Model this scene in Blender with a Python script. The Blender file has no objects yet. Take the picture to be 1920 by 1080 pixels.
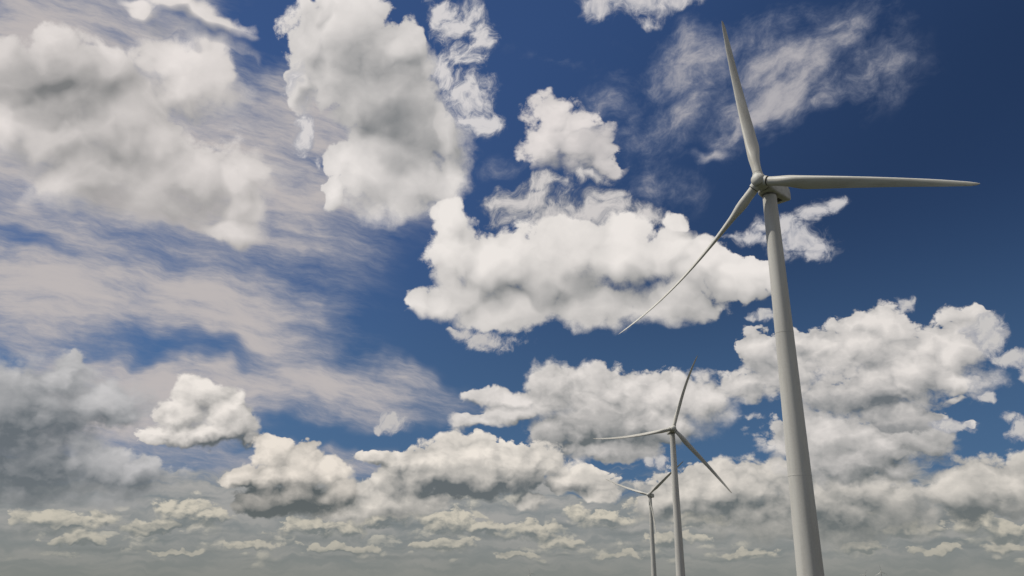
import bpy, math, random
from mathutils import Matrix, Vector
R = math.radians
scene = bpy.context.scene
col = scene.collection

# ---------------------------------------------------------------- camera
PITCH, ROLL, FPX = 0.3391, 0.0042, 1570.4
cam_d = bpy.data.cameras.new('camera')
cam_d.sensor_width = 36.0
cam_d.lens = FPX * 36.0 / 1920.0
cam_d.clip_start = 0.1
cam_d.clip_end = 120000.0
cam = bpy.data.objects.new('camera', cam_d)
col.objects.link(cam)
FWD = Vector((0, math.cos(PITCH), math.sin(PITCH)))
UP0 = Vector((0, -math.sin(PITCH), math.cos(PITCH)))
RT0 = Vector((1, 0, 0))
RT = RT0 * math.cos(ROLL) + UP0 * math.sin(ROLL)
UP = -RT0 * math.sin(ROLL) + UP0 * math.cos(ROLL)
m = Matrix((RT, UP, -FWD)).transposed().to_4x4()
m.translation = Vector((0, 0, 1.7))
cam.matrix_world = m
scene.camera = cam

# ---------------------------------------------------------------- render / view
scene.view_settings.view_transform = 'Standard'
scene.view_settings.look = 'None'
scene.view_settings.exposure = 0.0
scene.view_settings.gamma = 1.0
scene.render.engine = 'CYCLES'
scene.cycles.use_denoising = True
scene.cycles.denoiser = 'OPENIMAGEDENOISE'
scene.cycles.denoising_input_passes = 'RGB_ALBEDO_NORMAL'
scene.cycles.max_bounces = 4
scene.render.filter_size = 1.5

# ---------------------------------------------------------------- sun
SUN_AZ, SUN_EL = R(275.0), R(58.0)          # azimuth clockwise from +Y
sun_dir = Vector((math.sin(SUN_AZ) * math.cos(SUN_EL), math.cos(SUN_AZ) * math.cos(SUN_EL), math.sin(SUN_EL)))
sun_d = bpy.data.lights.new('sun', 'SUN')
sun_d.energy = 3.8
sun_d.angle = R(0.53)
sun_d.color = (1.0, 0.95, 0.86)
sun = bpy.data.objects.new('sun', sun_d)
sun.rotation_euler = sun_dir.to_track_quat('Z', 'Y').to_euler()
col.objects.link(sun)

# ---------------------------------------------------------------- world: sky and the clouds in it
world = bpy.data.worlds.new('World')
scene.world = world
world.use_nodes = True
wt = world.node_tree
wt.nodes.clear()
STRENGTH = 0.1


class NT:
    """small expression helper over one node tree"""
    def __init__(s, tree): s.t = tree; s.n = tree.nodes; s.l = tree.links
    def put(s, sock, v):
        if isinstance(v, bpy.types.NodeSocket): s.l.new(v, sock)
        else: sock.default_value = v
    def math(s, op, a, b=None, c=None, clamp=False):
        n = s.n.new('ShaderNodeMath'); n.operation = op; n.use_clamp = clamp
        s.put(n.inputs[0], a)
        if b is not None: s.put(n.inputs[1], b)
        if c is not None: s.put(n.inputs[2], c)
        return n.outputs[0]
    def vec(s, op, a, b=None, sc=None):
        n = s.n.new('ShaderNodeVectorMath'); n.operation = op
        s.put(n.inputs[0], a)
        if b is not None: s.put(n.inputs[1], b)
        if sc is not None: s.put(n.inputs['Scale'], sc)
        return n.outputs['Value'] if op in ('DOT_PRODUCT', 'LENGTH') else n.outputs[0]
    def ramp(s, v, a, b, c=0.0, d=1.0, kind='SMOOTHSTEP'):
        n = s.n.new('ShaderNodeMapRange'); n.interpolation_type = kind; n.clamp = True
        s.put(n.inputs[0], v)
        for k, q in enumerate((a, b, c, d)): s.put(n.inputs[1 + k], q)
        return n.outputs[0]
    def mix(s, f, a, b, mode='MIX'):
        n = s.n.new('ShaderNodeMix'); n.data_type = 'RGBA'; n.blend_type = mode; n.clamp_factor = True
        s.put(n.inputs[0], f)
        for k, q in ((6, a), (7, b)): s.put(n.inputs[k], q)
        return n.outputs[2]
    def noise(s, v, scale, detail=6, rough=0.55, dist=0.0, lac=2.0, out=0):
        n = s.n.new('ShaderNodeTexNoise'); n.noise_dimensions = '3D'
        s.put(n.inputs['Vector'], v); n.inputs['Scale'].default_value = scale
        n.inputs['Detail'].default_value = detail; n.inputs['Roughness'].default_value = rough
        n.inputs['Lacunarity'].default_value = lac; n.inputs['Distortion'].default_value = dist
        return n.outputs[out]
    def voro(s, v, scale, detail=3, rough=0.5, lac=2.2):
        n = s.n.new('ShaderNodeTexVoronoi'); n.voronoi_dimensions = '3D'; n.feature = 'F1'; n.normalize = True
        s.put(n.inputs['Vector'], v); n.inputs['Scale'].default_value = scale
        n.inputs['Detail'].default_value = detail; n.inputs['Roughness'].default_value = rough
        n.inputs['Lacunarity'].default_value = lac
        return n.outputs['Distance']


def srgb(r, g, b):
    f = lambda c: (c / 255 / 12.92) if c / 255 <= 0.04045 else ((c / 255 + 0.055) / 1.055) ** 2.4
    return (f(r), f(g), f(b), 1.0)


def rad(r, g, b):
    """display colour of the sky -> value before the Background strength"""
    c = srgb(r, g, b)
    return (c[0] / STRENGTH, c[1] / STRENGTH, c[2] / STRENGTH, 1.0)


def direction(x, y):
    """compass direction of a spot of the sky"""
    return (FWD * FPX + RT * (x - 960) - UP * (y - 540)).normalized()


W = NT(wt)
texco = W.n.new('ShaderNodeTexCoord').outputs['Generated']
DIR = W.vec('NORMALIZE', texco)
sep = W.n.new('ShaderNodeSeparateXYZ'); W.l.new(DIR, sep.inputs[0])
ELEV = sep.outputs[2]
LD = (UP * 0.85 - RT * 0.5).normalized()          # towards the light, across the sky


def blob(vec, x, y, rx, ry, rot=0.0, grow=1.6):
    """cone field, 1 at the middle, 0 at grow x the radii; (x, y, rx, ry) only give its compass direction and angular size"""
    c = direction(x, y)
    a = math.radians(rot)
    ex = direction(x + rx * math.cos(a) * .5, y - rx * math.sin(a) * .5) - direction(x - rx * math.cos(a) * .5, y + rx * math.sin(a) * .5)
    ey = direction(x + ry * math.sin(a) * .5, y + ry * math.cos(a) * .5) - direction(x - ry * math.sin(a) * .5, y - ry * math.cos(a) * .5)
    X = ex.normalized(); X = (X - c * X.dot(c)).normalized(); Y = c.cross(X)
    g = W.n.new('ShaderNodeTexGradient'); g.gradient_type = 'SPHERICAL'
    tm = g.texture_mapping
    tm.vector_type = 'TEXTURE'
    tm.translation = c
    tm.rotation = Matrix((X, Y, c)).transposed().to_euler('XYZ')
    tm.scale = (ex.length * grow, ey.length * grow, 1.0)
    W.l.new(vec, g.inputs[0])
    return g.outputs['Fac']


class Tile:
    """one piece of the compass: the same sky, with only the clouds that reach into it"""
    def __init__(t, box): t.box = box; t.cache = {}
    def has(t, b, grow, margin):
        x0, y0, x1, y1 = t.box
        r = max(b[2], b[3]) if len(b) > 4 and abs(b[4]) > 1 else None
        rx, ry = (r or b[2]) * grow + margin, (r or b[3]) * grow + margin
        return b[0] + rx > x0 and b[0] - rx < x1 and b[1] + ry > y0 and b[1] - ry < y1
    def get(t, key, fn):
        if key not in t.cache: t.cache[key] = fn()
        return t.cache[key]
    # turbulence that bends every outline
    def warp(t, kind):
        if kind == 'high':
            return t.get('wh', lambda: W.vec('ADD', DIR, W.vec('SCALE', W.vec('SUBTRACT', W.noise(DIR, 11.0, 3, 0.6, out=1), (0.5, 0.5, 0.5)), sc=0.085)))
        return t.get('wl', lambda: W.vec('ADD', DIR, W.vec('SCALE', W.vec('SUBTRACT', W.noise(DIR, 30.0, 3, 0.6, out=1), (0.5, 0.5, 0.5)), sc=0.030)))
    def puff(t, name):
        """(relief that frays the outline, soft light on its bulges)"""
        scale, squash, det, step, seed = {'big': (15.0, 1.1, 8, .030, 3.1), 'mid': (26.0, 1.35, 7, .016, 7.7), 'far': (62.0, 1.7, 6, .007, 1.3)}[name]
        def make():
            bent = W.vec('ADD', W.vec('SCALE', DIR, sc=.7), W.vec('SCALE', t.warp('high' if name == 'big' else 'low'), sc=.3))
            v = W.vec('ADD', W.vec('MULTIPLY', bent, (1, 1, squash)), (seed, seed * 1.7, seed * .3))
            def ridge(q, det):
                rg = W.n.new('ShaderNodeTexNoise'); rg.noise_dimensions = '3D'; rg.noise_type = 'RIDGED_MULTIFRACTAL'; rg.normalize = True
                W.l.new(q, rg.inputs['Vector'])
                for k, x in (('Scale', scale * 0.8), ('Detail', det), ('Roughness', .6), ('Lacunarity', 2.1), ('Offset', 0.9), ('Gain', 1.6)): rg.inputs[k].default_value = x
                return rg.outputs[0]
            n = W.noise(v, scale, det, 0.71)
            h = W.math('MULTIPLY_ADD', W.math('SUBTRACT', n, 0.5), 2.1, W.math('MULTIPLY', W.math('SUBTRACT', 0.45, ridge(v, 4.0)), 0.55))
            u = W.vec('ADD', v, tuple(q * step for q in LD))
            a = W.math('MULTIPLY_ADD', ridge(v, 3.5), -0.35, W.noise(v, scale * .9, 5, 0.60))
            b = W.math('MULTIPLY_ADD', ridge(u, 3.5), -0.35, W.noise(u, scale * .9, 5, 0.60))
            soft = W.ramp(W.noise(v, scale * .35, 2, 0.5), 0.38, 0.62, 0.6, 1.7)
            return h, W.math('SUBTRACT', a, b), soft
        return t.get(name, make)


def field(t, vec, blobs, grow=1.6):
    out = None
    for b in blobs:
        if not t.has(b, grow, 70 if b[1] < 640 else 40): continue
        f = blob(vec, *b[:5], grow=grow)
        if len(b) == 6: f = W.math('MULTIPLY', f, b[5])
        out = f if out is None else W.math('SMOOTH_MAX', out, f, 0.10)
    return out


def total(t, vec, blobs, grow=1.9):
    out = None
    for b in blobs or ():
        if not t.has(b, grow, 70): continue
        f = blob(vec, *b[:5], grow=grow)
        out = W.math('MULTIPLY', f, b[5]) if out is None else W.math('MULTIPLY_ADD', f, b[5], out)
    return out


def layer(acc, cover, P, shade, bright, dark, amp=0.30, thr=0.36, w=0.05, opac=1.0, base=0.86, kl=0.5, thin=0.05, grad=None, kg=0.8):
    """one sheet of cloud laid over what lies behind it"""
    relief, light, soft = P
    d = W.math('MULTIPLY_ADD', relief, amp, cover)
    ws = W.math('MULTIPLY', soft, w)
    if grad is not None: ws = W.math('MULTIPLY', ws, W.ramp(grad, -.07, .07, 2.0, 0.75))      # frayed below, firm towards the sun
    a = W.ramp(d, W.math('MULTIPLY_ADD', ws, -1.4, thr), W.math('ADD', ws, thr))
    a = W.math('MULTIPLY', a, W.ramp(cover, .07, .20, 0.0, opac))
    body = W.ramp(d, thr, thr + 0.35, -thin, thin)
    b = W.math('MULTIPLY_ADD', light, kl, base)
    b = W.math('ADD', b, body)
    if grad is not None: b = W.math('MULTIPLY_ADD', W.math('MINIMUM', grad, .14), kg, b)
    if shade is not None: b = W.math('SUBTRACT', b, shade)
    b = W.math('MAXIMUM', W.math('MINIMUM', b, 1.2), 0.0)
    n = W.n.new('ShaderNodeMix'); n.data_type = 'RGBA'; n.clamp_factor = False
    W.l.new(b, n.inputs[0]); n.inputs[6].default_value = dark; n.inputs[7].default_value = bright
    return W.mix(a, acc, n.outputs[2])


def after(acc, vec):
    """the same vector, but worked out only once the clouds behind are done (keeps the shader small)"""
    return W.vec('ADD', vec, W.vec('SCALE', acc, sc=1e-9))


def cloud(t, acc, kind, puffs, cov, shade, lift=None, **k):
    """sunlit above, grey beneath: the cover is compared with itself a little nearer the light"""
    if not any(t.has(b, 1.6, 70 if b[1] < 640 else 40) for b in cov): return acc
    vec = after(acc, t.warp(kind))
    f = field(t, vec, cov)
    if lift is None: lift = .022 if kind == 'high' else .012
    up = field(t, W.vec('ADD', vec, tuple(LD * lift)), cov)
    return layer(acc, f, t.puff(puffs), total(t, vec, shade), k.pop('bright', WHITE), k.pop('dark', GREY),
                 grad=W.math('SUBTRACT', f, up), **k)


def shreds(t, acc, cov, shade=None, bright=None, dark=None, gain=2.3, lo=.30, hi=.78, opac=.95, scale=19.0, kind='high'):
    """torn, half transparent scraps"""
    if not any(t.has(b, 1.6, 70) for b in cov): return acc
    w = after(acc, t.warp(kind))
    f = field(t, w, cov)
    if f is None: return acc
    ax = (UP * .55 - RT * .6)
    v = W.vec('ADD', w, W.vec('SCALE', tuple(ax), sc=W.vec('DOT_PRODUCT', w, tuple(ax * .6))))
    n = W.noise(v, scale, 9, 0.70)
    m = W.noise(W.vec('ADD', v, tuple(q * .010 for q in LD)), scale, 4, 0.60)
    d = W.math('MULTIPLY_ADD', W.math('SUBTRACT', n, 0.5), gain, f)
    a = W.math('MULTIPLY', W.ramp(d, lo, hi, 0.0, opac), W.ramp(f, .08, .36))
    b = W.math('MULTIPLY_ADD', W.math('SUBTRACT', n, m), 2.2, W.ramp(d, lo, hi + .25, .15, 1.0))
    s = total(t, w, shade)
    if s is not None: b = W.math('SUBTRACT', b, s)
    return W.mix(a, acc, W.mix(b, dark or rad(138, 144, 160), bright or rad(208, 204, 204)))


WHITE, GREY = rad(216, 211, 207), rad(128, 129, 131)
CREAM, SLATE = rad(212, 206, 198), rad(100, 107, 110)

# clear blue sky (deep, as through a polarising filter)
sky = W.n.new('ShaderNodeTexSky'); sky.sky_type = 'NISHITA'; sky.sun_disc = False
sky.sun_elevation = SUN_EL; sky.sun_rotation = SUN_AZ
sky.air_density = 1.0; sky.dust_density = 0.6; sky.ozone_density = 3.0
blue = W.mix(1.0, sky.outputs[0], (0.226, 0.305, 0.432, 1), 'MULTIPLY')
pol = W.ramp(W.vec('DOT_PRODUCT', DIR, tuple(sun_dir)), 0.15, 0.55, 0.72, 1.30)
blue = W.mix(1.0, blue, pol, 'MULTIPLY')
low = W.ramp(ELEV, 0.0, 0.42, 1.0, 0.0)
BLUE = W.mix(W.math('MULTIPLY', low, 0.75), blue, rad(80, 115, 154))


def build_sky(t):
    """a node group of its own for each piece of the compass"""
    global W, DIR, ELEV
    outer = (W, DIR, ELEV)
    g = bpy.data.node_groups.new('sky_piece', 'ShaderNodeTree')
    g.interface.new_socket('direction', in_out='INPUT', socket_type='NodeSocketVector')
    g.interface.new_socket('elevation', in_out='INPUT', socket_type='NodeSocketFloat')
    g.interface.new_socket('blue', in_out='INPUT', socket_type='NodeSocketColor')
    g.interface.new_socket('sky', in_out='OUTPUT', socket_type='NodeSocketShader')
    W = NT(g)
    gi = W.n.new('NodeGroupInput'); go = W.n.new('NodeGroupOutput')
    DIR, ELEV = gi.outputs[0], gi.outputs[1]
    W.l.new(sky_nodes(t, gi.outputs[2]), go.inputs[0])
    W, DIR, ELEV = outer
    n = W.n.new('ShaderNodeGroup'); n.node_tree = g
    for k, q in enumerate((DIR, ELEV, BLUE)): W.l.new(q, n.inputs[k])
    return n.outputs[0]


def sky_nodes(t, acc):
    x0, y0, x1, y1 = t.box
    # ---- high thin veil
    if x0 < 900:
        w = t.warp('high')
        wd2 = W.vec('ADD', DIR, W.vec('SCALE', W.vec('SUBTRACT', w, DIR), sc=0.35))
        ax1, ax2 = (UP * .955 + RT * .295), (UP * .985 + RT * .17)      # fibres run gently down to the right
        st1 = W.noise(W.vec('ADD', wd2, W.vec('SCALE', tuple(ax1), sc=W.vec('DOT_PRODUCT', wd2, tuple(ax1 * 3.0)))), 7.5, 9, 0.68)
        st2 = W.noise(W.vec('ADD', wd2, W.vec('SCALE', tuple(ax2), sc=W.vec('DOT_PRODUCT', wd2, tuple(ax2 * 8.0)))), 12.0, 6, 0.66)
        veil = field(t, w, [
            (60, 60, 330, 160, 10), (300, 330, 420, 210, 0), (110, 560, 420, 150, -8), (380, 560, 270, 90, -12),
            (500, 640, 170, 70, -10, .9), (330, 720, 420, 60, -4), (600, 720, 230, 60, -8), (560, 880, 180, 40, 0, .8), (520, 230, 150, 120, 0, .9), (560, 400, 170, 120, 0, .8), (330, 560, 320, 120, 0, .9),
            (150, 780, 300, 110, 0), (560, 400, 120, 80, 0, .85)])
        hole = total(t, w, [(320, 655, 150, 30, -6, 0.9), (30, 455, 90, 24, -18, .5), (230, 430, 130, 30, -20, .22), (590, 815, 120, 14, -6, .5),
                            (440, 490, 160, 45, -10, .2), (500, 40, 70, 60, 0, .9), (700, 620, 70, 60, 0, .6), (40, 680, 90, 16, -10, .4)], 1.5)
        if veil is not None:
            gate = W.ramp(veil, .07, .30)
            if hole is not None: veil = W.math('SUBTRACT', veil, hole)
            vd = W.math('MULTIPLY_ADD', W.math('SUBTRACT', st1, 0.5), 1.9, veil)
            vd = W.math('MULTIPLY_ADD', W.math('SUBTRACT', st2, 0.5), 0.55, vd)
            va = W.math('MULTIPLY', W.ramp(vd, -0.30, 0.88, 0.0, 0.95), gate)
            acc = W.mix(va, acc, W.mix(W.ramp(vd, 0.10, 1.05), rad(143, 148, 163), rad(192, 185, 183)))
    # wisps in the upper right
    if x1 > 800 and y0 < 600:
        w = after(acc, t.warp('high'))
        wisp = field(t, w, [
            (1320, 110, 170, 70, 10, .9), (1480, 130, 200, 90, 0, .9), (1620, 130, 90, 60, 30, .8), (1290, 200, 190, 40, 28, .72), (1200, 260, 150, 60, 30, .62), (1130, 210, 80, 40, 20, .55), (1230, 330, 120, 50, 0, .45),
            (1560, 50, 160, 60, 10, .62), (1440, 190, 110, 60, 20, 1), (1390, 240, 60, 40, 40, .9), (1345, 280, 60, 14, 8, .9),
            (1040, 110, 120, 25, -10, .35), (1160, 360, 190, 40, 0, .4), (960, 300, 140, 30, 0, .45), (1520, 215, 60, 20, 10, .7)])
        if wisp is not None:
            w2 = W.vec('ADD', DIR, W.vec('SCALE', W.vec('SUBTRACT', w, DIR), sc=0.6))
            ax = (UP * 0.80 - RT * 0.50) * .75
            wv = W.noise(W.vec('ADD', w2, W.vec('SCALE', tuple(ax), sc=W.vec('DOT_PRODUCT', w2, tuple(ax * 1.0)))), 15.0, 8, 0.68)
            wd = W.math('MULTIPLY_ADD', W.math('SUBTRACT', wv, 0.5), 1.9, wisp)
            wa = W.math('MULTIPLY', W.ramp(wd, 0.16, 1.15, 0.0, 0.84), W.ramp(wisp, .07, .35))
            acc = W.mix(wa, acc, W.mix(W.ramp(wd, 0.4, 0.95), rad(138, 146, 166), rad(192, 188, 190)))

    # ---- far deck toward the horizon
    if y1 > 860:
        PF = t.puff('far')
        w = after(acc, t.warp('low'))
        calm = lambda q: W.vec('ADD', W.vec('SCALE', DIR, sc=.65), W.vec('SCALE', q, sc=.35))
        # unbroken grey sheets, drawn out level
        lvl = W.noise(W.vec('MULTIPLY', w, (1, 1, 6.0)), 13.0, 6, 0.55)
        dk = W.math('MULTIPLY_ADD', W.math('SUBTRACT', lvl, 0.5), 1.6, W.ramp(ELEV, 0.150, 0.070, 0.05, 1.0))
        acc = W.mix(W.ramp(dk, 0.25, 0.75), acc, W.mix(W.ramp(lvl, 0.34, 0.68), rad(134, 140, 143), rad(168, 167, 165)))
        random.seed(11)
        lights = [
            (90, 972, 55, 15), (190, 968, 26, 12), (245, 990, 16, 10), (350, 958, 60, 20), (190, 1003, 50, 7), (450, 1018, 34, 6),
            (610, 990, 70, 13), (660, 990, 22, 9), (730, 955, 60, 20), (850, 980, 60, 17), (835, 1028, 40, 9),
            (1000, 995, 44, 16), (1080, 962, 22, 15), (1065, 1008, 22, 11), (1130, 972, 36, 10), (1120, 1035, 36, 7), (1400, 1040, 60, 7),
            (1620, 1030, 24, 16), (1640, 970, 20, 5), (1820, 988, 40, 18), (1880, 1008, 44, 12), (1300, 985, 50, 10), (120, 1038, 50, 6), (1560, 1000, 40, 8)]
        darks = [(100, 1000, 130, 9), (330, 985, 110, 8), (560, 1012, 120, 9), (760, 985, 90, 7), (880, 1008, 90, 7), (1050, 985, 80, 6), (1190, 1000, 90, 7),
                 (1380, 960, 130, 8), (1420, 1005, 130, 7), (1600, 985, 140, 9), (1820, 1015, 110, 7), (1780, 975, 90, 7), (210, 1030, 120, 5), (700, 1045, 130, 5)]
        for y, k, c in ((930, 1.2, 5), (960, 1.0, 9), (990, 0.85, 14), (1012, .75, 16), (1032, .6, 18), (1048, .45, 16)):
            for q in range(c):
                x, yy = random.uniform(0, 1920), y + random.uniform(-12, 12)
                rx = random.uniform(14, 42) * k
                lights.append((x, yy, rx, rx * random.uniform(.30, .50), 0, random.uniform(.55, .95)))
                darks.append((x + random.uniform(-15, 25), yy + rx * .38 + 2, rx * random.uniform(1.3, 2.2), max(3.5, rx * .14), 0, random.uniform(.5, .9)))
        w = calm(w)
        dkf = field(t, w, darks)
        if dkf is not None:
            acc = W.mix(W.ramp(W.math('MULTIPLY_ADD', PF[0], .20, dkf), 0.10, 0.85, 0.0, 0.60), acc, rad(112, 121, 126))
        w = calm(after(acc, t.warp('low')))
        lf = field(t, w, lights)
        if lf is not None:
            up = field(t, W.vec('ADD', w, (0, 0, .0035)), lights)
            acc = layer(acc, lf, PF, None, rad(216, 209, 194), rad(138, 142, 142), amp=0.46, thr=0.36, w=0.15, base=0.70, kl=1.6, opac=0.62, thin=.18,
                        grad=W.math('SUBTRACT', lf, up), kg=0.6)

    # ---- middle distance clouds, back to front

    # rows of small cumulus, each with a flat grey base
    CR = dict(bright=rad(206, 199, 184), dark=rad(112, 120, 123), thr=.36, amp=.36, w=.085, base=.80, kl=1.1, kg=1.8, lift=.006, opac=.88)
    acc = cloud(t, acc, 'low', 'far', [(150, 1012, 70, 10), (470, 1020, 60, 9), (640, 1025, 80, 9), (830, 1022, 70, 12), (1060, 1016, 50, 12), (1260, 1010, 70, 11), (1400, 1036, 60, 8),
                                       (1610, 1022, 50, 14), (1760, 1030, 60, 8), (1890, 1025, 50, 11), (330, 1034, 50, 7), (970, 1040, 50, 7), (1160, 1042, 50, 6)],
                [(150, 1020, 80, 7, 0, .5), (640, 1034, 90, 6, 0, .5), (830, 1034, 80, 7, 0, .5), (1260, 1020, 80, 7, 0, .5), (1610, 1034, 60, 7, 0, .5)], **CR)
    acc = cloud(t, acc, 'low', 'far', [(80, 972, 70, 20), (130, 985, 60, 14), (195, 970, 26, 14), (345, 955, 60, 24), (390, 970, 50, 18), (290, 985, 60, 14), (590, 988, 90, 16), (650, 992, 40, 14),
                                       (735, 958, 66, 26), (700, 975, 50, 16), (850, 978, 66, 24), (900, 990, 50, 16), (1000, 992, 56, 22), (1085, 962, 26, 18), (1135, 975, 56, 16),
                                       (1235, 950, 60, 26), (1320, 975, 80, 18), (1430, 985, 60, 12), (1640, 970, 50, 10), (1700, 990, 80, 14), (1830, 980, 60, 22), (1895, 996, 50, 18)],
                [(100, 998, 110, 9, 0, .7), (350, 985, 90, 9, 0, .7), (600, 1004, 110, 8, 0, .7), (740, 984, 90, 8, 0, .6), (870, 1002, 90, 8, 0, .7), (1010, 1012, 70, 7, 0, .6),
                 (1200, 988, 110, 8, 0, .6), (1400, 996, 110, 8, 0, .6), (1700, 1004, 110, 8, 0, .7), (1850, 1006, 90, 8, 0, .6)], **CR)
    # left dark mass
    acc = cloud(t, acc, 'low', 'mid', [
        (40, 790, 170, 110), (120, 720, 80, 50), (190, 760, 100, 50), (60, 880, 150, 60), (230, 890, 110, 50), (130, 690, 40, 30), (220, 780, 60, 30, 0, .9)],
        [(10, 830, 130, 80, 0, .85), (40, 905, 150, 30, 0, .5), (100, 790, 100, 30, 0, .2), (250, 905, 70, 18, 0, .4), (90, 730, 90, 30, 10, .1)],
        bright=rad(188, 187, 188), dark=rad(104, 111, 117), amp=0.31, w=0.14, base=.80, kl=0.70, kg=1.2)
    # right lower banks
    acc = cloud(t, acc, 'low', 'mid', [
        (1380, 905, 190, 50), (1300, 930, 120, 60), (1480, 880, 60, 30), (1600, 930, 150, 60), (1860, 910, 110, 60), (1800, 935, 70, 40), (1910, 880, 60, 30),
        (1240, 945, 45, 30), (1500, 960, 300, 50)],
        [(1340, 960, 180, 24, 0, .45), (1600, 985, 220, 40, 0, .4), (1860, 970, 110, 24, 0, .3), (1560, 930, 60, 40, 0, .15)],
        bright=CREAM, dark=SLATE, amp=0.33, w=0.08, base=.76, kl=0.86)
    acc = cloud(t, acc, 'low', 'mid', [
        (1540, 820, 130, 50), (1660, 830, 130, 55), (1740, 800, 70, 36), (1600, 870, 150, 36), (1780, 795, 30, 14), (1500, 805, 40, 30), (1820, 797, 18, 8)],
        [(1640, 880, 140, 36, 0, .55), (1640, 810, 160, 16, 0, .2)], bright=WHITE, dark=SLATE, amp=0.35, w=0.06, base=.80, kl=0.78)
    # right cumulus
    acc = cloud(t, acc, 'low', 'mid', [
        (1620, 640, 110, 70), (1540, 650, 110, 50), (1720, 680, 120, 85), (1640, 730, 140, 60), (1430, 660, 60, 50), (1400, 715, 50, 34), (1480, 700, 80, 50),
        (1800, 640, 60, 60), (1850, 625, 35, 34), (1820, 600, 36, 24), (1680, 780, 90, 30), (1790, 715, 30, 30), (1790, 745, 26, 10)],
        [(1660, 775, 120, 34, 0, .5), (1620, 740, 130, 40, 0, .25), (1420, 690, 60, 30, 0, .2), (1560, 660, 90, 30, 0, .1)],
        bright=rad(214, 209, 205), dark=rad(108, 114, 119), amp=0.35, w=0.05, base=.84, kl=0.78)
    acc = shreds(t, acc, [(1900, 673, 46, 18), (1888, 780, 18, 14), (1912, 805, 24, 28), (1698, 572, 20, 16), (1436, 597, 18, 12), (1408, 594, 12, 9), (1918, 700, 16, 16), (1845, 742, 20, 9),
                          (1240, 862, 22, 16), (1212, 860, 12, 18), (1850, 625, 40, 44), (1790, 800, 50, 14), (1400, 778, 44, 9, 0, .7)], gain=1.7, lo=.28, hi=.66, scale=30.0, kind='low', bright=rad(200, 197, 195))
    # centre right cumulus
    acc = cloud(t, acc, 'low', 'mid', [
        (1040, 735, 60, 60), (1130, 740, 110, 55), (1240, 740, 110, 55), (1320, 755, 50, 45), (1100, 800, 120, 45), (1220, 800, 100, 40), (950, 745, 80, 18),
        (890, 790, 46, 16), (960, 775, 60, 20), (1130, 840, 110, 24), (880, 740, 20, 8)],
        [(1110, 830, 130, 26, 0, .65), (1080, 760, 60, 45, 0, .3), (1240, 800, 80, 20, 0, .25), (1150, 790, 140, 20, 0, .2)],
        bright=rad(214, 209, 205), dark=rad(105, 111, 114), amp=0.25, w=0.07, base=.86, kl=0.78)
    # small scrap
    acc = shreds(t, acc, [(740, 788, 28, 18), (716, 797, 14, 11), (905, 640, 50, 20, -12), (870, 625, 30, 14), (960, 640, 60, 12, 0, .5)], gain=1.7, lo=.28, hi=.70, scale=30.0, kind='low',
                 bright=rad(196, 192, 190))
    # low centre bank
    acc = cloud(t, acc, 'low', 'mid', [
        (880, 850, 100, 40), (980, 870, 110, 45), (780, 865, 90, 25), (700, 860, 40, 14), (860, 900, 160, 40), (1080, 900, 80, 30), (1130, 920, 40, 24),
        (720, 920, 60, 26), (1000, 940, 40, 14), (650, 955, 60, 22), (740, 940, 100, 34)],
        [(880, 925, 110, 18, 0, .85), (940, 905, 140, 26, 0, .35), (760, 890, 90, 20, 0, .25), (700, 950, 90, 20, 0, .3)],
        bright=rad(222, 215, 206), dark=rad(98, 105, 109), amp=0.27, w=0.05, base=.86, kl=0.86)
    # left cumulus pair
    acc = cloud(t, acc, 'low', 'mid', [
        (370, 740, 48, 36), (420, 760, 60, 44), (340, 780, 60, 34), (370, 815, 110, 26), (450, 790, 40, 50), (290, 826, 40, 10), (470, 825, 24, 16)],
        [(420, 838, 110, 14, 0, .8), (460, 800, 40, 40, 0, .2), (370, 770, 34, 20, 0, .15)], bright=rad(222, 216, 210), dark=rad(98, 104, 108), amp=0.27, w=0.05, base=.90, kl=0.93)
    acc = cloud(t, acc, 'low', 'mid', [
        (510, 850, 40, 38), (570, 865, 50, 36), (620, 880, 40, 26), (460, 895, 60, 20), (530, 890, 90, 30), (540, 940, 110, 36), (640, 920, 30, 30)],
        [(530, 955, 110, 30, 0, 1.0), (600, 920, 50, 20, 0, .3), (470, 920, 60, 16, 0, .4)], bright=rad(218, 210, 200), dark=rad(88, 95, 98), amp=0.27, w=0.05, base=.88, kl=0.86)

    # ---- fair weather clouds all round the rest of the sky
    if min(x0, y0) < -1000 or max(x1, y1) > 2500:
        far = W.ramp(W.vec('DOT_PRODUCT', DIR, tuple(FWD)), 0.71, 0.80, 0.0, 1.0)
        rnd = W.noise(W.vec('MULTIPLY', DIR, (1, 1, 1.6)), 3.2, 8, 0.58)
        rd = W.math('SUBTRACT', rnd, W.math('MULTIPLY', far, 0.6))
        acc = W.mix(W.ramp(rd, 0.44, 0.56), acc, W.mix(W.ramp(rd, 0.50, 0.72), rad(205, 200, 195), rad(135, 136, 138)))
    # ---- high clouds
    # soft mass upper left
    acc = cloud(t, acc, 'high', 'big', [
        (90, 130, 130, 80), (90, 190, 150, 90), (30, 150, 90, 60), (190, 140, 60, 60), (370, 150, 100, 70), (300, 110, 70, 50), (260, 250, 120, 90), (120, 260, 100, 70),
        (330, 320, 160, 90), (440, 350, 60, 60), (180, 330, 130, 60), (430, 420, 60, 40), (20, 230, 60, 60), (390, 30, 70, 24, -20), (330, 0, 40, 24, -20),
        (265, 8, 34, 22)],
        [(110, 165, 120, 42, -6, .85), (60, 130, 70, 40, 0, .2), (220, 290, 130, 60, -20, .45), (200, 320, 110, 30, 0, .2), (400, 310, 60, 30, 0, .12), (340, 200, 90, 24, 0, .25),
         (310, 400, 120, 30, 0, .3)],
        bright=rad(217, 211, 208), dark=rad(124, 125, 126), amp=0.36, thr=.36, w=0.13, base=.93, kl=0.42)
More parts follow.
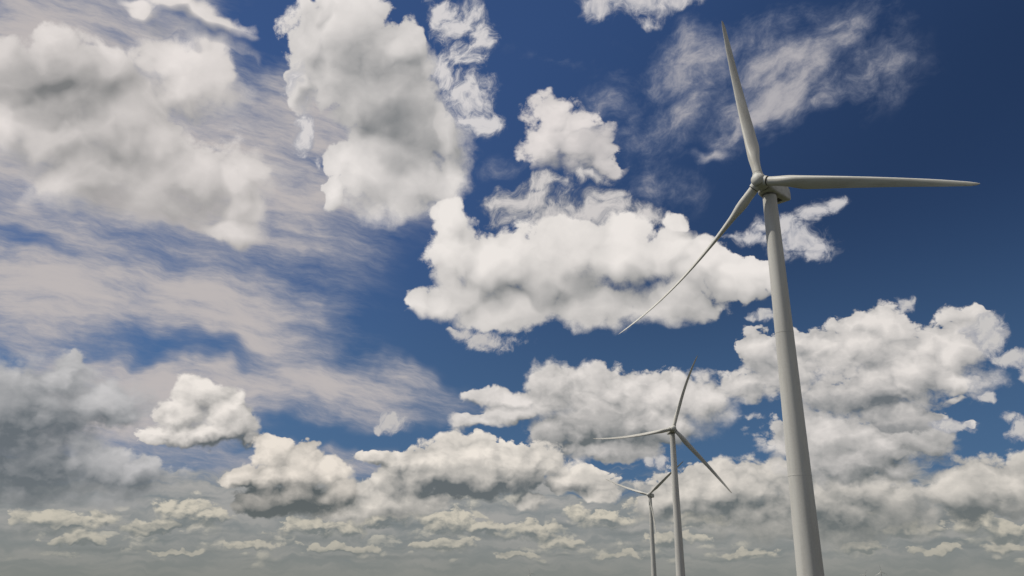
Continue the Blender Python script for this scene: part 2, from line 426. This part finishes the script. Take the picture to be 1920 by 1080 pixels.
    # tall centre cloud
    acc = cloud(t, acc, 'high', 'big', [
        (660, 70, 120, 85), (585, 80, 45, 65), (740, 80, 55, 50), (700, 170, 140, 100), (740, 260, 120, 90), (690, 320, 110, 80), (780, 340, 80, 70),
        (620, 360, 40, 40), (560, 150, 24, 40), (590, 10, 18, 24), (830, 260, 30, 60)],
        [(715, 185, 130, 110, -10, .50), (745, 235, 85, 55, -30, .42), (680, 90, 90, 60, 0, .22), (790, 330, 60, 50, 0, .15), (700, 370, 90, 20, 0, .12)],
        bright=rad(224, 219, 216), dark=rad(122, 125, 128), amp=0.35, thr=.36, w=0.045, base=.98, kl=0.45)
    acc = shreds(t, acc, [
        (850, 50, 60, 34, 40), (895, 70, 34, 54), (870, 120, 56, 46), (840, 150, 60, 30, -30), (880, 190, 50, 56), (900, 220, 36, 30), (820, 15, 36, 34),
        (548, 150, 20, 44, -30), (560, 240, 22, 50, -20), (585, 300, 16, 30, 0, .9)], bright=rad(216, 212, 212))
    # top edge scrap
    acc = shreds(t, acc, [(1210, -10, 120, 40), (1120, 5, 50, 30), (1205, 40, 36, 20, 0, .8), (1290, 0, 50, 24)], [(1240, -10, 90, 20, 0, .2)], gain=1.4, scale=24.0,
                 bright=rad(208, 204, 205))
    # small cloud above the centre
    acc = cloud(t, acc, 'high', 'mid', [(1040, 250, 60, 50), (1010, 280, 45, 40), (1090, 285, 50, 36), (1120, 300, 34, 24), (1030, 220, 50, 26), (1080, 250, 50, 34)],
                [(1110, 300, 50, 20, 0, .3), (1040, 320, 60, 18, 0, .3)], bright=rad(216, 210, 208), dark=rad(125, 128, 134), amp=0.42, thr=.36, w=0.09, base=.90, kl=0.34)
    # ragged pieces between
    acc = shreds(t, acc, [(980, 380, 70, 40), (1020, 410, 100, 40), (1110, 390, 80, 34), (1190, 400, 50, 24), (1010, 345, 60, 20), (1130, 365, 40, 16), (1090, 330, 50, 16, 0, .8)],
                 [(1040, 400, 90, 24, 0, .2)], gain=1.7, bright=rad(210, 205, 203), dark=rad(134, 138, 148))
    acc = shreds(t, acc, [(1500, 450, 60, 40), (1470, 415, 60, 24), (1530, 400, 40, 24, 30), (1420, 435, 40, 18), (1558, 378, 24, 22), (1510, 475, 40, 20), (1390, 440, 30, 10, 0, .8)],
                 gain=2.1, bright=rad(206, 203, 204))
    # long centre cumulus
    acc = cloud(t, acc, 'high', 'big', [
        (860, 480, 70, 80), (840, 410, 40, 40), (800, 570, 60, 36), (930, 500, 100, 80), (1040, 510, 110, 90), (1150, 480, 110, 70), (1250, 470, 80, 60),
        (1330, 490, 70, 56), (1400, 520, 70, 44), (1100, 570, 120, 54), (950, 575, 110, 46), (870, 560, 70, 40), (1280, 560, 90, 44), (1450, 520, 36, 40), (1260, 410, 44, 24)],
        [(990, 545, 150, 34, 0, .40), (1150, 562, 170, 32, 0, .42), (900, 570, 80, 24, 0, .18), (1340, 552, 110, 28, 0, .34), (1060, 490, 70, 40, 0, .12)],
        bright=rad(222, 217, 213), dark=rad(122, 125, 127), amp=0.35, thr=.36, w=0.045, base=.99, kl=0.42)

    # ---- air: distance haze toward the horizon
    hz = W.ramp(ELEV, 0.14, 0.0, 0.0, 0.92, 'LINEAR')
    hz = W.math('MULTIPLY', hz, hz)
    acc = W.mix(hz, acc, rad(126, 129, 123))
    bg = W.n.new('ShaderNodeBackground'); bg.inputs['Strength'].default_value = STRENGTH
    W.l.new(acc, bg.inputs['Color'])
    return bg.outputs[0]


def choose(test, a, b):
    n = W.n.new('ShaderNodeMixShader')
    W.l.new(test, n.inputs[0]); W.l.new(a, n.inputs[1]); W.l.new(b, n.inputs[2])
    return n.outputs[0]


def split_x(x):      # upright plane through the viewer; 1 on its right
    a, b = direction(x, 200), direction(x, 1000)
    n = a.cross(b); n = n if n.dot(direction(x + 50, 600)) > 0 else -n
    return W.math('GREATER_THAN', W.vec('DOT_PRODUCT', DIR, tuple(n)), 0.0)


def split_y(y):      # level in the sky; 1 below it
    a, b = direction(0, y), direction(1920, y)
    n = a.cross(b); n = n if n.dot(direction(960, y + 50)) > 0 else -n
    return W.math('GREATER_THAN', W.vec('DOT_PRODUCT', DIR, tuple(n)), 0.0)


BIG = 5000
XS, YS = [420, 800, 1150, 1540], [340, 640, 860]
ex, ey = [-BIG] + XS + [BIG], [-BIG] + YS + [BIG]
rows = []
for j in range(len(ey) - 1):
    cells = [build_sky(Tile((ex[i], ey[j], ex[i + 1], ey[j + 1]))) for i in range(len(ex) - 1)]
    def tree(cs, xs):
        if len(cs) == 1: return cs[0]
        k = len(cs) // 2
        return choose(split_x(xs[k - 1]), tree(cs[:k], xs[:k - 1]), tree(cs[k:], xs[k:]))
    rows.append(tree(cells, XS))
top = choose(split_y(YS[0]), rows[0], rows[1]); bot = choose(split_y(YS[2]), rows[2], rows[3])
wo = W.n.new('ShaderNodeOutputWorld')
W.l.new(choose(split_y(YS[1]), top, bot), wo.inputs['Surface'])

#SCENE_OBJECTS
# ---------------------------------------------------------------- materials
def material(name, build):
    mt = bpy.data.materials.new(name); mt.use_nodes = True
    t = mt.node_tree; bs = t.nodes['Principled BSDF']
    build(NT(t), bs)
    return mt


def paint(base, dirt, rough, streak):
    def f(n, bs):
        tc = n.n.new('ShaderNodeTexCoord').outputs['Object']
        a = n.noise(n.vec('MULTIPLY', tc, streak), 0.9, 6, 0.6)
        b = n.noise(tc, 3.5, 5, 0.6)
        k = n.ramp(n.math('MULTIPLY_ADD', b, 0.35, a), 0.55, 0.95, 0.0, 0.75)
        n.l.new(n.mix(k, base, dirt), bs.inputs['Base Color'])
        n.put(bs.inputs['Roughness'], n.math('MULTIPLY_ADD', b, 0.2, rough))
        bs.inputs['IOR'].default_value = 1.38
    return f


M_TOWER = material('tower_paint', paint((0.60, 0.585, 0.54, 1), (0.46, 0.44, 0.40, 1), 0.42, (1, 1, 0.06)))
M_BLADE = material('blade_gelcoat', paint((0.60, 0.585, 0.53, 1), (0.44, 0.41, 0.35, 1), 0.36, (1, 1, 0.15)))
M_SHELL = material('nacelle_shell', paint((0.58, 0.57, 0.52, 1), (0.36, 0.34, 0.30, 1), 0.45, (1, 1, 1)))
M_RUBBER = material('dark_seal', lambda n, bs: (n.put(bs.inputs['Base Color'], (0.06, 0.055, 0.05, 1)), n.put(bs.inputs['Roughness'], 0.8)))
M_STEEL = material('weathered_steel', paint((0.22, 0.21, 0.20, 1), (0.12, 0.10, 0.08, 1), 0.55, (1, 1, 1)))


def field_look(n, bs):
    tc = n.n.new('ShaderNodeTexCoord').outputs['Object']
    a = n.noise(tc, 0.004, 4, 0.5); b = n.noise(tc, 1.7, 8, 0.7)
    c = n.mix(n.ramp(a, 0.42, 0.6), (0.030, 0.035, 0.014, 1), (0.045, 0.038, 0.022, 1))
    n.l.new(n.mix(n.ramp(b, 0.35, 0.7, 0.0, 0.6), c, (0.022, 0.032, 0.012, 1)), bs.inputs['Base Color'])
    bs.inputs['Roughness'].default_value = 0.95


M_FIELD = material('farmland', field_look)


# ---------------------------------------------------------------- mesh helpers
def link(name, verts, faces, mat, parent=None, smooth=True, matrix=None):
    me = bpy.data.meshes.new(name); me.from_pydata(verts, [], faces); me.update()
    me.materials.append(mat)
    if smooth:
        me.polygons.foreach_set('use_smooth', [True] * len(me.polygons))
        me.set_sharp_from_angle(angle=math.radians(38))
    o = bpy.data.objects.new(name, me); col.objects.link(o)
    if matrix is not None: o.matrix_local = matrix
    o.parent = parent
    return o


def loft(rings, cap=True):
    """rings of equal vertex count -> closed skin"""
    v, f = [], []
    n = len(rings[0])
    for r in rings: v += [tuple(p) for p in r]
    for i in range(len(rings) - 1):
        for j in range(n):
            k = (j + 1) % n
            f.append((i * n + j, i * n + k, (i + 1) * n + k, (i + 1) * n + j))
    if cap:
        f.append(tuple(range(n))[::-1]); f.append(tuple((len(rings) - 1) * n + j for j in range(n)))
    return v, f


def ring(r, z, n=64, sq=1.0):
    return [Vector((r * math.cos(2 * math.pi * k / n), r * math.sin(2 * math.pi * k / n) * sq, z)) for k in range(n)]


def rounded(w, zlo, zhi, y, rc, n=8):
    """upright rounded rectangle at depth y"""
    pts = []
    for cx, cz, a0 in ((w - rc, zhi - rc, 0), (-w + rc, zhi - rc, 90), (-w + rc, zlo + rc, 180), (w - rc, zlo + rc, 270)):
        for k in range(n + 1):
            a = math.radians(a0 + 90 * k / n)
            pts.append(Vector((cx + rc * math.cos(a), y, cz + rc * math.sin(a))))
    return pts[::-1]


def tag(o, label=None, cat=None, group=None, kind=None):
    if label: o['label'] = label
    if cat: o['category'] = cat
    if group: o['group'] = group
    if kind: o['kind'] = kind
    return o


# ---------------------------------------------------------------- ground
rings_g = [(0, 0)] + [(60.0 * 1.55 ** k, 0) for k in range(17)]
gv, gf = [(0, 0, 0)], []
NS = 96
for r, _ in rings_g[1:]:
    gv += [(r * math.cos(2 * math.pi * k / NS), r * math.sin(2 * math.pi * k / NS), 0) for k in range(NS)]
gf += [(0, 1 + k, 1 + (k + 1) % NS) for k in range(NS)]
for i in range(len(rings_g) - 2):
    a, b = 1 + i * NS, 1 + (i + 1) * NS
    gf += [(a + k, b + k, b + (k + 1) % NS, a + (k + 1) % NS) for k in range(NS)]
tag(link('ground', gv, gf, M_FIELD, smooth=False), kind='structure')

# ---------------------------------------------------------------- wind turbine
HUB_H, OVER, LEN = 65.0, 2.81, 35.56
TILT, CONE = R(5), 0.0374
RB, RTOP = 1.93, 1.115
TOP_Z = HUB_H - 1.62
JOINTS = (17.1, 39.4)
AX = Vector((0, -math.cos(TILT), math.sin(TILT)))       # rotor axis, upwind
UPR = AX.cross(Vector((1, 0, 0)))


def tower_r(z): return RB + (RTOP - RB) * z / HUB_H


def build_tower(root):
    rings = []
    for k in range(61):
        z = TOP_Z * k / 60
        rings.append(ring(tower_r(z), z))
    tw = link('tower', *loft(rings), M_TOWER, root)
    for z in JOINTS:      # bolted section joints: a slightly proud weld band with a fine dark seam
        r = tower_r(z)
        prof = [(r - .02, z - .09), (r + .012, z - .07), (r + .014, z + .07), (r - .02, z + .09)]
        link('section_joint', *loft([ring(a, b) for a, b in prof]), M_TOWER, tw)
        link('joint_seam', *loft([ring(r - .02, z - .102), ring(r + .004, z - .10), ring(r + .004, z - .09), ring(r - .02, z - .085)]), M_STEEL, tw)
    r = RTOP
    link('yaw_ring', *loft([ring(r - .05, TOP_Z - .01), ring(r + .10, TOP_Z + .01), ring(r + .10, TOP_Z + .22), ring(r - .1, TOP_Z + .24)]), M_STEEL, tw)
    return tw


def build_nacelle(root):
    H = HUB_H
    secs = [(-1.55, 1.05, -1.00, 1.05, .60), (-1.40, 1.28, -1.22, 1.22, .55), (-0.9, 1.50, -1.36, 1.38, .42), (0.2, 1.58, -1.40, 1.46, .36), (2.6, 1.58, -1.38, 1.46, .36),
            (3.7, 1.55, -1.30, 1.42, .36), (4.55, 1.46, -1.16, 1.10, .34), (5.05, 1.30, -1.00, 0.55, .32), (5.2, 1.12, -0.85, 0.35, .30)]
    rings = [[p + Vector((0, 0, H)) for p in rounded(w, lo, hi, y, rc)] for y, w, lo, hi, rc in secs]
    na = link('nacelle', *loft(rings), M_SHELL, root)
    # underside hatch and vent behind the tower
    def box(name, x0, x1, y0, y1, z0, z1, mat, parent):
        v = [(x, y, z) for x in (x0, x1) for y in (y0, y1) for z in (z0, z1)]
        f = [(0, 1, 3, 2), (4, 6, 7, 5), (0, 4, 5, 1), (2, 3, 7, 6), (0, 2, 6, 4), (1, 5, 7, 3)]
        return link(name, v, f, mat, parent, smooth=False)
    box('hatch', -.55, .55, 2.1, 3.3, H - 1.44, H - 1.36, M_RUBBER, na)
    box('roof_vent', -.7, .7, 2.2, 3.4, H + 1.44, H + 1.70, M_SHELL, na)
    # wind sensor mast
    mv, mf = loft([[p + Vector((0.9, 3.5, 0)) for p in ring(.035, z, 8)] for z in (H + 1.38, H + 2.35)])
    mast = link('sensor_mast', mv, mf, M_STEEL, na)
    cv, cf = loft([[p + Vector((0.9, 3.5, 0)) for p in ring(r, z, 10)] for r, z in ((.03, H + 2.35), (.11, H + 2.40), (.11, H + 2.48), (.03, H + 2.53))])
    link('wind_sensor', cv, cf, M_STEEL, mast)
    return na


def axis_matrix():
    """local Z along the rotor axis, origin at the hub centre"""
    X = Vector((1, 0, 0)); Z = AX; Y = Z.cross(X)
    mm = Matrix((X, Y, Z)).transposed().to_4x4(); mm.translation = Vector((0, 0, HUB_H)) + AX * OVER
    return mm


def build_hub(root):
    prof = [(0.98, -1.30), (1.16, -1.20), (1.25, -0.9), (1.29, -0.2), (1.26, 0.35), (1.17, 0.80), (1.00, 1.12), (0.74, 1.34), (0.42, 1.46), (0.12, 1.50), (0.02, 1.505)]
    hb = link('rotor_hub', *loft([ring(r, z, 48) for r, z in prof]), M_SHELL, root, matrix=axis_matrix())
    link('hub_seal', *loft([ring(1.02, -1.42, 48), ring(1.12, -1.40, 48), ring(1.12, -1.26, 48), ring(1.0, -1.25, 48)]), M_RUBBER, hb)
    link('nose_seam', *loft([ring(1.14, .74, 48), ring(1.200, .745, 48), ring(1.182, .795, 48), ring(1.1, .80, 48)]), M_RUBBER, hb)
    return hb


def airfoil(n=40):
    """unit chord, closed, x: 0 leading .. 1 trailing, y thickness (unit thickness ratio)"""
    pts = []
    for k in range(n):
        a = 2 * math.pi * k / n
        x = 0.5 * (1 + math.cos(a))
        yt = 5 * (0.2969 * math.sqrt(max(x, 0)) - 0.1260 * x - 0.3516 * x * x + 0.2843 * x ** 3 - 0.1030 * x ** 4)
        pts.append((x, yt if a <= math.pi else -yt))
    return pts


def lerp(tab, s):
    for (a, va), (b, vb) in zip(tab, tab[1:]):
        if s <= b:
            t = (s - a) / (b - a); t = t * t * (3 - 2 * t) if (a < 8) else t
            return va + (vb - va) * t
    return tab[-1][1]


def build_blade_mesh():
    n = 40
    foil = airfoil(n)
    CH = [(1.2, 1.52), (2.4, 1.56), (8.0, 2.38), (14, 1.98), (22, 1.48), (30, 1.00), (34, .62), (35.1, .36), (35.56, .08)]
    TH = [(1.2, 1.0), (2.4, .98), (8.0, .42), (14, .27), (22, .21), (35.56, .17)]
    TW = [(1.2, 17), (7.2, 14), (14, 8), (22, 4.5), (35.56, 1.0)]
    RD = [(1.2, 1.0), (2.0, 1.0), (8.0, 0.0), (35.56, 0.0)]
    AXP = [(1.2, .5), (2.4, .5), (8.0, .37), (35.56, .28)]
    st = [1.2, 1.7, 2.2, 2.6, 3.1, 3.6, 4.2, 4.8, 5.5, 6.2, 7.0, 8, 9, 10.5, 12, 14, 16, 18, 20, 22, 24, 26, 28, 30, 31.5, 33, 34, 34.6, 35.1, 35.4, 35.56]
    rings = []
    for s in st:
        c, t, tw, rd, ax = lerp(CH, s), lerp(TH, s), math.radians(lerp(TW, s) + PITCH_B), lerp(RD, s), lerp(AXP, s)
        u = s / LEN
        flap, cone = 4.2 * u ** 3, -0.044 * s
        r = []
        for k, (fx, fy) in enumerate(foil):
            a = 2 * math.pi * k / n
            x1, y1 = (ax - fx) * c, fy * c * t
            x0, y0 = -0.5 * math.cos(a) * c, 0.5 * math.sin(a) * c
            x, y = x0 * rd + x1 * (1 - rd), -(y0 * rd + y1 * (1 - rd))
            pb = math.radians(PITCH_B)
            r.append(Vector((x * math.cos(tw) - y * math.sin(tw) - flap * math.sin(pb), x * math.sin(tw) + y * math.cos(tw) + flap * math.cos(pb) + cone, s)))
        rings.append(r)
    return loft(rings)


PITCH_B = 34.0
BLADE_V, BLADE_F = build_blade_mesh()


def blade_matrix(an):
    d = Vector((math.cos(an), 0, 0)) + UPR * math.sin(an)
    Xb = AX.cross(d)
    mm = Matrix((Xb, AX, d)).transposed().to_4x4(); mm.translation = Vector((0, 0, HUB_H)) + AX * OVER
    return mm


def build_blade(root, an):
    b = link('blade', BLADE_V, BLADE_F, M_BLADE, root, matrix=blade_matrix(an))
    fl = 0.04
    cuff = lambda r0, z0, r1, z1: [[p + Vector((0, fl, 0)) for p in ring(r, z, 40)] for r, z in ((r0 - .08, z0 - .01), (r0, z0), (r1, z1), (r1 - .08, z1 + .01))]
    link('root_cuff', *loft(cuff(.90, .86, .86, 1.54)), M_SHELL, b)
    link('root_seal', *loft(cuff(.80, 1.55, .80, 1.64)), M_RUBBER, b)
    return b


def make_turbine():
    root = bpy.data.objects.new('wind_turbine', None); col.objects.link(root)
    build_tower(root); build_nacelle(root); build_hub(root)
    for k in range(3): build_blade(root, 2 * math.pi * k / 3)
    return root


GROUP = 'wind turbines standing in the fields'


def copy_tree(o, parent=None):
    c = o.copy(); col.objects.link(c); c.parent = parent
    for ch in list(o.children): copy_tree(ch, c)
    return c


def set_turbine(root, az, dist, yaw, phase, label, roll=0):
    root.location = (dist * math.sin(az), dist * math.cos(az), 0)
    root.rotation_euler = (0, 0, yaw)
    k = 0
    for ch in root.children:
        if ch.name.split('.')[0] == 'blade':
            ch.matrix_local = blade_matrix(phase + 0.062 + 2 * math.pi * k / 3); k += 1
    tag(root, label, 'wind turbine', GROUP)


def az_of(x, y=1080):
    d = direction(x, y); return math.atan2(d.x, d.y)


proto = make_turbine()
bpy.context.view_layer.update()
spots = [
    (0.3266, 135.11, -0.8006, 1.7114, 'white wind turbine nearest the camera, tallest of all, cropped at its base'),
    (0.1896, 371.77, 0.0143, 1.1976, 'second tallest white wind turbine, all three blades seen against the clouds'),
    (0.1604, 632.0, -0.5201, 0.6827, 'smaller white wind turbine just left of the second tallest, one blade hanging along its tower'),
    (az_of(1653), 4900.0, -0.35, 1.62, 'tiny far off turbine whose blade tip peeps up right of the tallest tower base'),
    (az_of(1622), 6300.0, -0.25, 1.05, 'tiny far off turbine tip, nearest the right side of the tallest tower base'),
    (az_of(994), 5900.0, -0.30, 1.90, 'tiny far off turbine tip alone near the middle of the bottom edge'),
]
for i, (az, dist, yaw, ph, lab) in enumerate(spots):
    o = proto if i == 0 else copy_tree(proto)
    set_turbine(o, az, dist, yaw, ph, lab)
    if i == 2: o.location.z = -2.6      # stands in a slight dip
